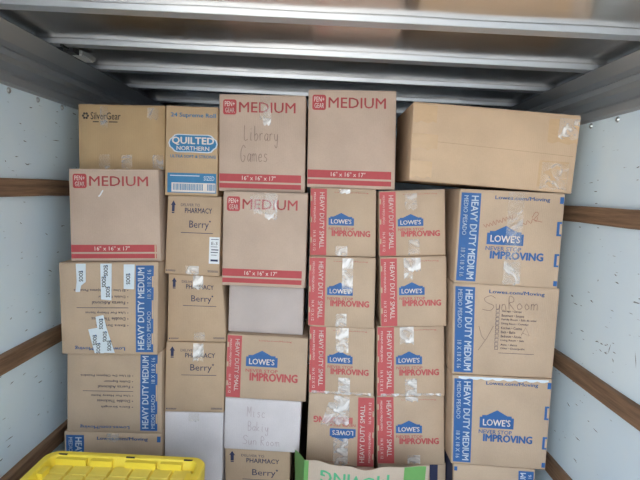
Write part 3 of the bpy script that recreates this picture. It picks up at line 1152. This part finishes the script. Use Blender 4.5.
for i, t in enumerate(rows):
    v = .27 + .046 * i
    F2.line([(.41, v - .018), (.44, v - .018), (.44, v + .016), (.41, v + .016), (.41, v - .018)], .0018, INK_NAVY, name='checkbox')
    F2.text(t, .465, .465 + .0125 * len(t), v - .012, v + .016, INK_NAVY, bold=.005)
F2.rects('printed_line', [(.45, .80, .735, .739)], INK_NAVY)
F2.scrawl('S', .27, .28, .16, .17, MARKER, 0, .0022)
F2.scrawl('un', .40, .26, .07, .13, MARKER, 0, .0022)
F2.scrawl('Room', .52, .25, .085, .14, MARKER, .02, .0022)
F2.line([(.25, .45), (.28, .56), (.31, .60)], .0022, MARKER, name='handwriting')
F2.line([(.39, .44), (.33, .58), (.25, .72)], .0022, MARKER, name='handwriting')
F2.line([(.66, .53), (.70, .44), (.74, .53), (.67, .50)], .002, MARKER, name='handwriting')
F1 = carton(NB, [(460, 188.7), (565.5, 193.8), (557.5, 287), (453.8, 282)], 2.12, .455, KRAFT_LOWES,
            'blue striped box with rust coloured scrawl and a long strip of clear tape', on=F2, group='blue heavy duty medium boxes')
print_medium_logo(F1)
F1.tape(.54, .0, .98, .07, TAPE, .0012, nv=24)
F1.tape(.55, .74, .98, .075, TAPE, .0025)


def squiggle(c, u0, u1, va, vb, n, amp):
    pts = []
    for i in range(n * 2 + 1):
        t = i / (n * 2)
        pts.append((u0 + (u1 - u0) * t + (.006 if i % 2 else -.006), va + (vb - va) * t + (amp if i % 2 else -amp) * R.uniform(.5, 1.2)))
    return c.line(curve_pts(pts, 3), .0022, MARKER_RED, name='handwriting')


squiggle(F1, .25, .52, .38, .26, 9, .022)
squiggle(F1, .52, .76, .37, .27, 5, .018)
F1.line(curve_pts([(.70, .26), (.73, .20), (.76, .22), (.72, .28), (.80, .30)]), .0022, MARKER_RED, name='handwriting')

# big plain carton lying across the top of the right-hand stacks
tq = [[p.x, p.z] for p in (pix(413.5, 101.5, 2.13), pix(581.5, 115.8, 2.13), pix(572, 189.0, 2.13), pix(409, 180, 2.13))]
tq[2][1] = F1.topline(tq[2][0]) + .001
tq[3][1] = max(tq[3][1], F1.topline(tq[3][0]) + .001)
TB = Carton(NB, [tuple(p) for p in tq],
            2.13, 2.13, .45, KRAFT_BIG, 'big plain carton with tan tape patches tilted on top of the blue striped stack', bulge=.006, flaps=True, seam='across')
for (u, v0, v1, w_) in ((.075, .02, .24, .10), (.075, .39, .58, .12), (.065, .74, .95, .10)):
    TB.tape(u, v0, v1, w_, TAPE_BROWN, .0008, name='tape')
TB.tape(.91, .06, .36, .14, TAPE_BROWN, .001)
TB.tape(.935, .04, .30, .09, TAPE_SHINY, .003)
TB.tape(.87, .60, .93, .13, TAPE_BROWN, .001)
TB.tape(.88, .62, .96, .12, TAPE, .003)
TB.line([(.02, .47), (.3, .485), (.6, .50), (.98, .52)], .002, plain('board_crease', (176, 148, 120), .8), name='crease')

# ------------------------------------------------------------------ green edged moving box, top crumpled
gy = 2.00
gl_ = pix(304.5, 461, gy); gr_ = pix(429, 463, gy)
GX0, GX1, GZ = gl_.x, gr_.x, gl_.z
gbase = Vector(((GX0 + GX1) / 2, gy + .08, 0))
gb = tag(empty(NB, gbase), 'crumpled box with green edges and upside-down green lettering', 'box')


def green_front(a, t, lift=0.0):
    """a across, t up: front panel with sagging wavy top"""
    dip = 0.0
    for c0, w0, d0 in ((.0, .05, -.004), (.11, .07, -.012), (.50, .13, .030), (.30, .05, .006), (.93, .12, -.010)):
        dip += d0 * math.exp(-((a - c0) / w0) ** 2)
    z = (GZ - dip) * t + .0005
    y = gy - .012 * math.sin(a * 9) * t * t - .010 * math.sin(math.pi * a) - lift + .02 * max(0, t - .9) * math.sin(a * 23)
    return Vector((GX0 + (GX1 - GX0) * a, y, z)) - gbase


NA, NT = 36, 16
GD = .17


def grid_obj(name, fn, na, nt, mat, parent, smooth=True):
    vs = [fn(i / na, j / nt) for j in range(nt + 1) for i in range(na + 1)]
    fs = [(j * (na + 1) + i, j * (na + 1) + i + 1, (j + 1) * (na + 1) + i + 1, (j + 1) * (na + 1) + i) for j in range(nt) for i in range(na)]
    return mesh(name, vs, fs, mat, parent, smooth)


grid_obj('front_panel', green_front, NA, NT, KRAFT_GREEN, gb)
bk = lambda a, t: Vector((GX0 - .03 + (GX1 - GX0 + .03) * a, gy + GD, (GZ - .125 + .01 * math.sin(a * 14)) * t + .0005)) - gbase


def side_panel(a0):
    def fn(b, t):
        p, q = green_front(a0, t), bk(a0, t)
        r = p * (1 - b) + q * b
        if a0 < .5:
            r.z += .10 * t * b * (1 - .2 * b)
            r.x -= .02 * t * b
        return r
    return fn


grid_obj('side_panel', side_panel(0.0), 8, 8, INK_GREEN, gb)['label'] = 'green printed side panel'
grid_obj('side_panel', side_panel(1.0), 8, 8, INK_GREEN, gb)['label'] = 'green printed side panel'
grid_obj('back_panel', bk, 12, 4, KRAFT_GREEN, gb)


def top_flap(a, b):
    p, q = green_front(a, 1.0), bk(a, 1.0)
    r = p * (1 - b) + q * b
    r.z += -.03 * math.sin(math.pi * b) + .010 * math.sin(a * 17 + b * 5) * math.sin(math.pi * b)
    return r


grid_obj('flap', top_flap, NA, 8, KRAFT_GREEN, gb)
gs = grid_obj('stripe', lambda a, t: green_front(.80 + .175 * a, .02 + .978 * t, .0009), 8, 16, INK_GREEN, gb)
gs['label'] = 'green printed corner stripe'
grid_obj('stripe', lambda a, t: green_front(.0 + .035 * a, .02 + .978 * t, .0009), 3, 16, INK_GREEN, gb)['label'] = 'green printed corner stripe'
gv, gf = glyphs('MOVING', .02)
vs = []
for a, b in gv:
    vs.append(green_front(.135 + (1 - a) * .55, 1 - (.088 + (1 - b) * 0 + b * .13), .0010))
mesh('lettering', vs, gf, INK_TEALGREEN, gb)

# ------------------------------------------------------------------ yellow lidded tote
ty = 1.86
pL, pR = pix(50, 450, ty), pix(208, 456.5, ty)
LX0, LX1 = pL.x, pR.x
LZ = (pL.z + pR.z) / 2
LW, LD = LX1 - LX0, 0.84
tb = tag(empty('storage_tote', ((LX0 + LX1) / 2, ty - LD / 2, 0)), 'black storage tote with yellow gridded lid near the left wall', 'tote')


def rrect(w, d, r, n=6):
    pts = []
    for (cx, cy, a0) in ((w / 2 - r, d / 2 - r, 0), (-w / 2 + r, d / 2 - r, 90), (-w / 2 + r, -d / 2 + r, 180), (w / 2 - r, -d / 2 + r, 270)):
        for k in range(n + 1):
            a = math.radians(a0 + 90 * k / n)
            pts.append((cx + r * math.cos(a), cy + r * math.sin(a)))
    return pts


def loops(name, rings, mat, parent, cap0=True, cap1=True, smooth=False):
    vs, fs = [], []
    m = len(rings[0][0])
    for pts, z in rings:
        vs += [(x, y, z) for x, y in pts]
    for j in range(len(rings) - 1):
        for k in range(m):
            fs.append((j * m + k, j * m + (k + 1) % m, (j + 1) * m + (k + 1) % m, (j + 1) * m + k))
    if cap0:
        fs.append(tuple(range(m))[::-1])
    if cap1:
        fs.append(tuple(range((len(rings) - 1) * m, len(rings) * m)))
    return mesh(name, vs, fs, mat, parent, smooth)


loops('body', [(rrect(LW * .82, LD * .86, .05), .0005), (rrect(LW * .90, LD * .92, .05), LZ - .11), (rrect(LW * .955, LD * .965, .05), LZ - .105), (rrect(LW * .955, LD * .965, .05), LZ - .0605)],
      BLACK_PLASTIC, tb)
TRAY = .042
lid = loops('lid', [(rrect(LW, LD, .055), LZ - .06), (rrect(LW, LD, .055), LZ - .008), (rrect(LW - .010, LD - .010, .052), LZ - .001), (rrect(LW - .02, LD - .02, .05), LZ),
                    (rrect(LW - .058, LD - .058, .035), LZ), (rrect(LW - .064, LD - .064, .033), LZ - .004), (rrect(LW - .082, LD - .082, .028), LZ - TRAY)], YELLOW, tb, cap0=True, cap1=True)
lid['label'] = 'yellow gridded lid'
iw, idp = LW - .09, LD - .09
ncol, nrow = 7, 11
tw, td = iw / ncol, idp / nrow
for r_ in range(nrow):
    for c_ in range(ncol):
        if r_ == nrow - 1 or r_ == 0:
            if (c_ + r_) % 2:
                pass
        x0 = -iw / 2 + c_ * tw + .0025
        x1 = x0 + tw - .005
        y0 = -idp / 2 + r_ * td + .0025
        y1 = y0 + td - .005
        top = LZ - TRAY + .011
        b_ = .003
        vs = [(x0, y0, LZ - TRAY - .001), (x1, y0, LZ - TRAY - .001), (x1, y1, LZ - TRAY - .001), (x0, y1, LZ - TRAY - .001),
              (x0 + b_, y0 + b_, top), (x1 - b_, y0 + b_, top), (x1 - b_, y1 - b_, top), (x0 + b_, y1 - b_, top)]
        mesh('raised_panel', vs, [(4, 5, 6, 7), (0, 1, 5, 4), (1, 2, 6, 5), (2, 3, 7, 6), (3, 0, 4, 7)], YELLOW_PANEL, lid)
# stepped buttresses along the inner rim and the black slots in it
for k in range(4):
    x0 = -iw / 2 + .005 + k * iw / 4
    x1 = x0 + iw / 4 * (.62 if k % 2 else .88)
    for yy, sg in ((LD / 2 - .034, -1), (-LD / 2 + .034, 1)):
        v, f = box_geo(x0, x1, min(yy, yy + sg * .020), max(yy, yy + sg * .020), LZ - TRAY, LZ - .007)
        mesh('rim_step', v, f, YELLOW, lid)
for k in range(6):
    y0 = -LD / 2 + .08 + k * (LD - .16) / 5.6
    for xx, sg in ((-LW / 2 + .034, 1), (LW / 2 - .034, -1)):
        v, f = box_geo(min(xx, xx + sg * .022), max(xx, xx + sg * .022), y0, y0 + .05, LZ - TRAY, LZ - .009)
        mesh('rim_step', v, f, YELLOW, lid)
for fx in (-.42, .0, .36):
    for yy in (LD / 2 - .031, -LD / 2 + .025):
        v, f = box_geo(fx * LW, fx * LW + .035, yy, yy + .006, LZ - .006, LZ + .0012)
        mesh('slot', v, f, BLACK_PLASTIC, lid)
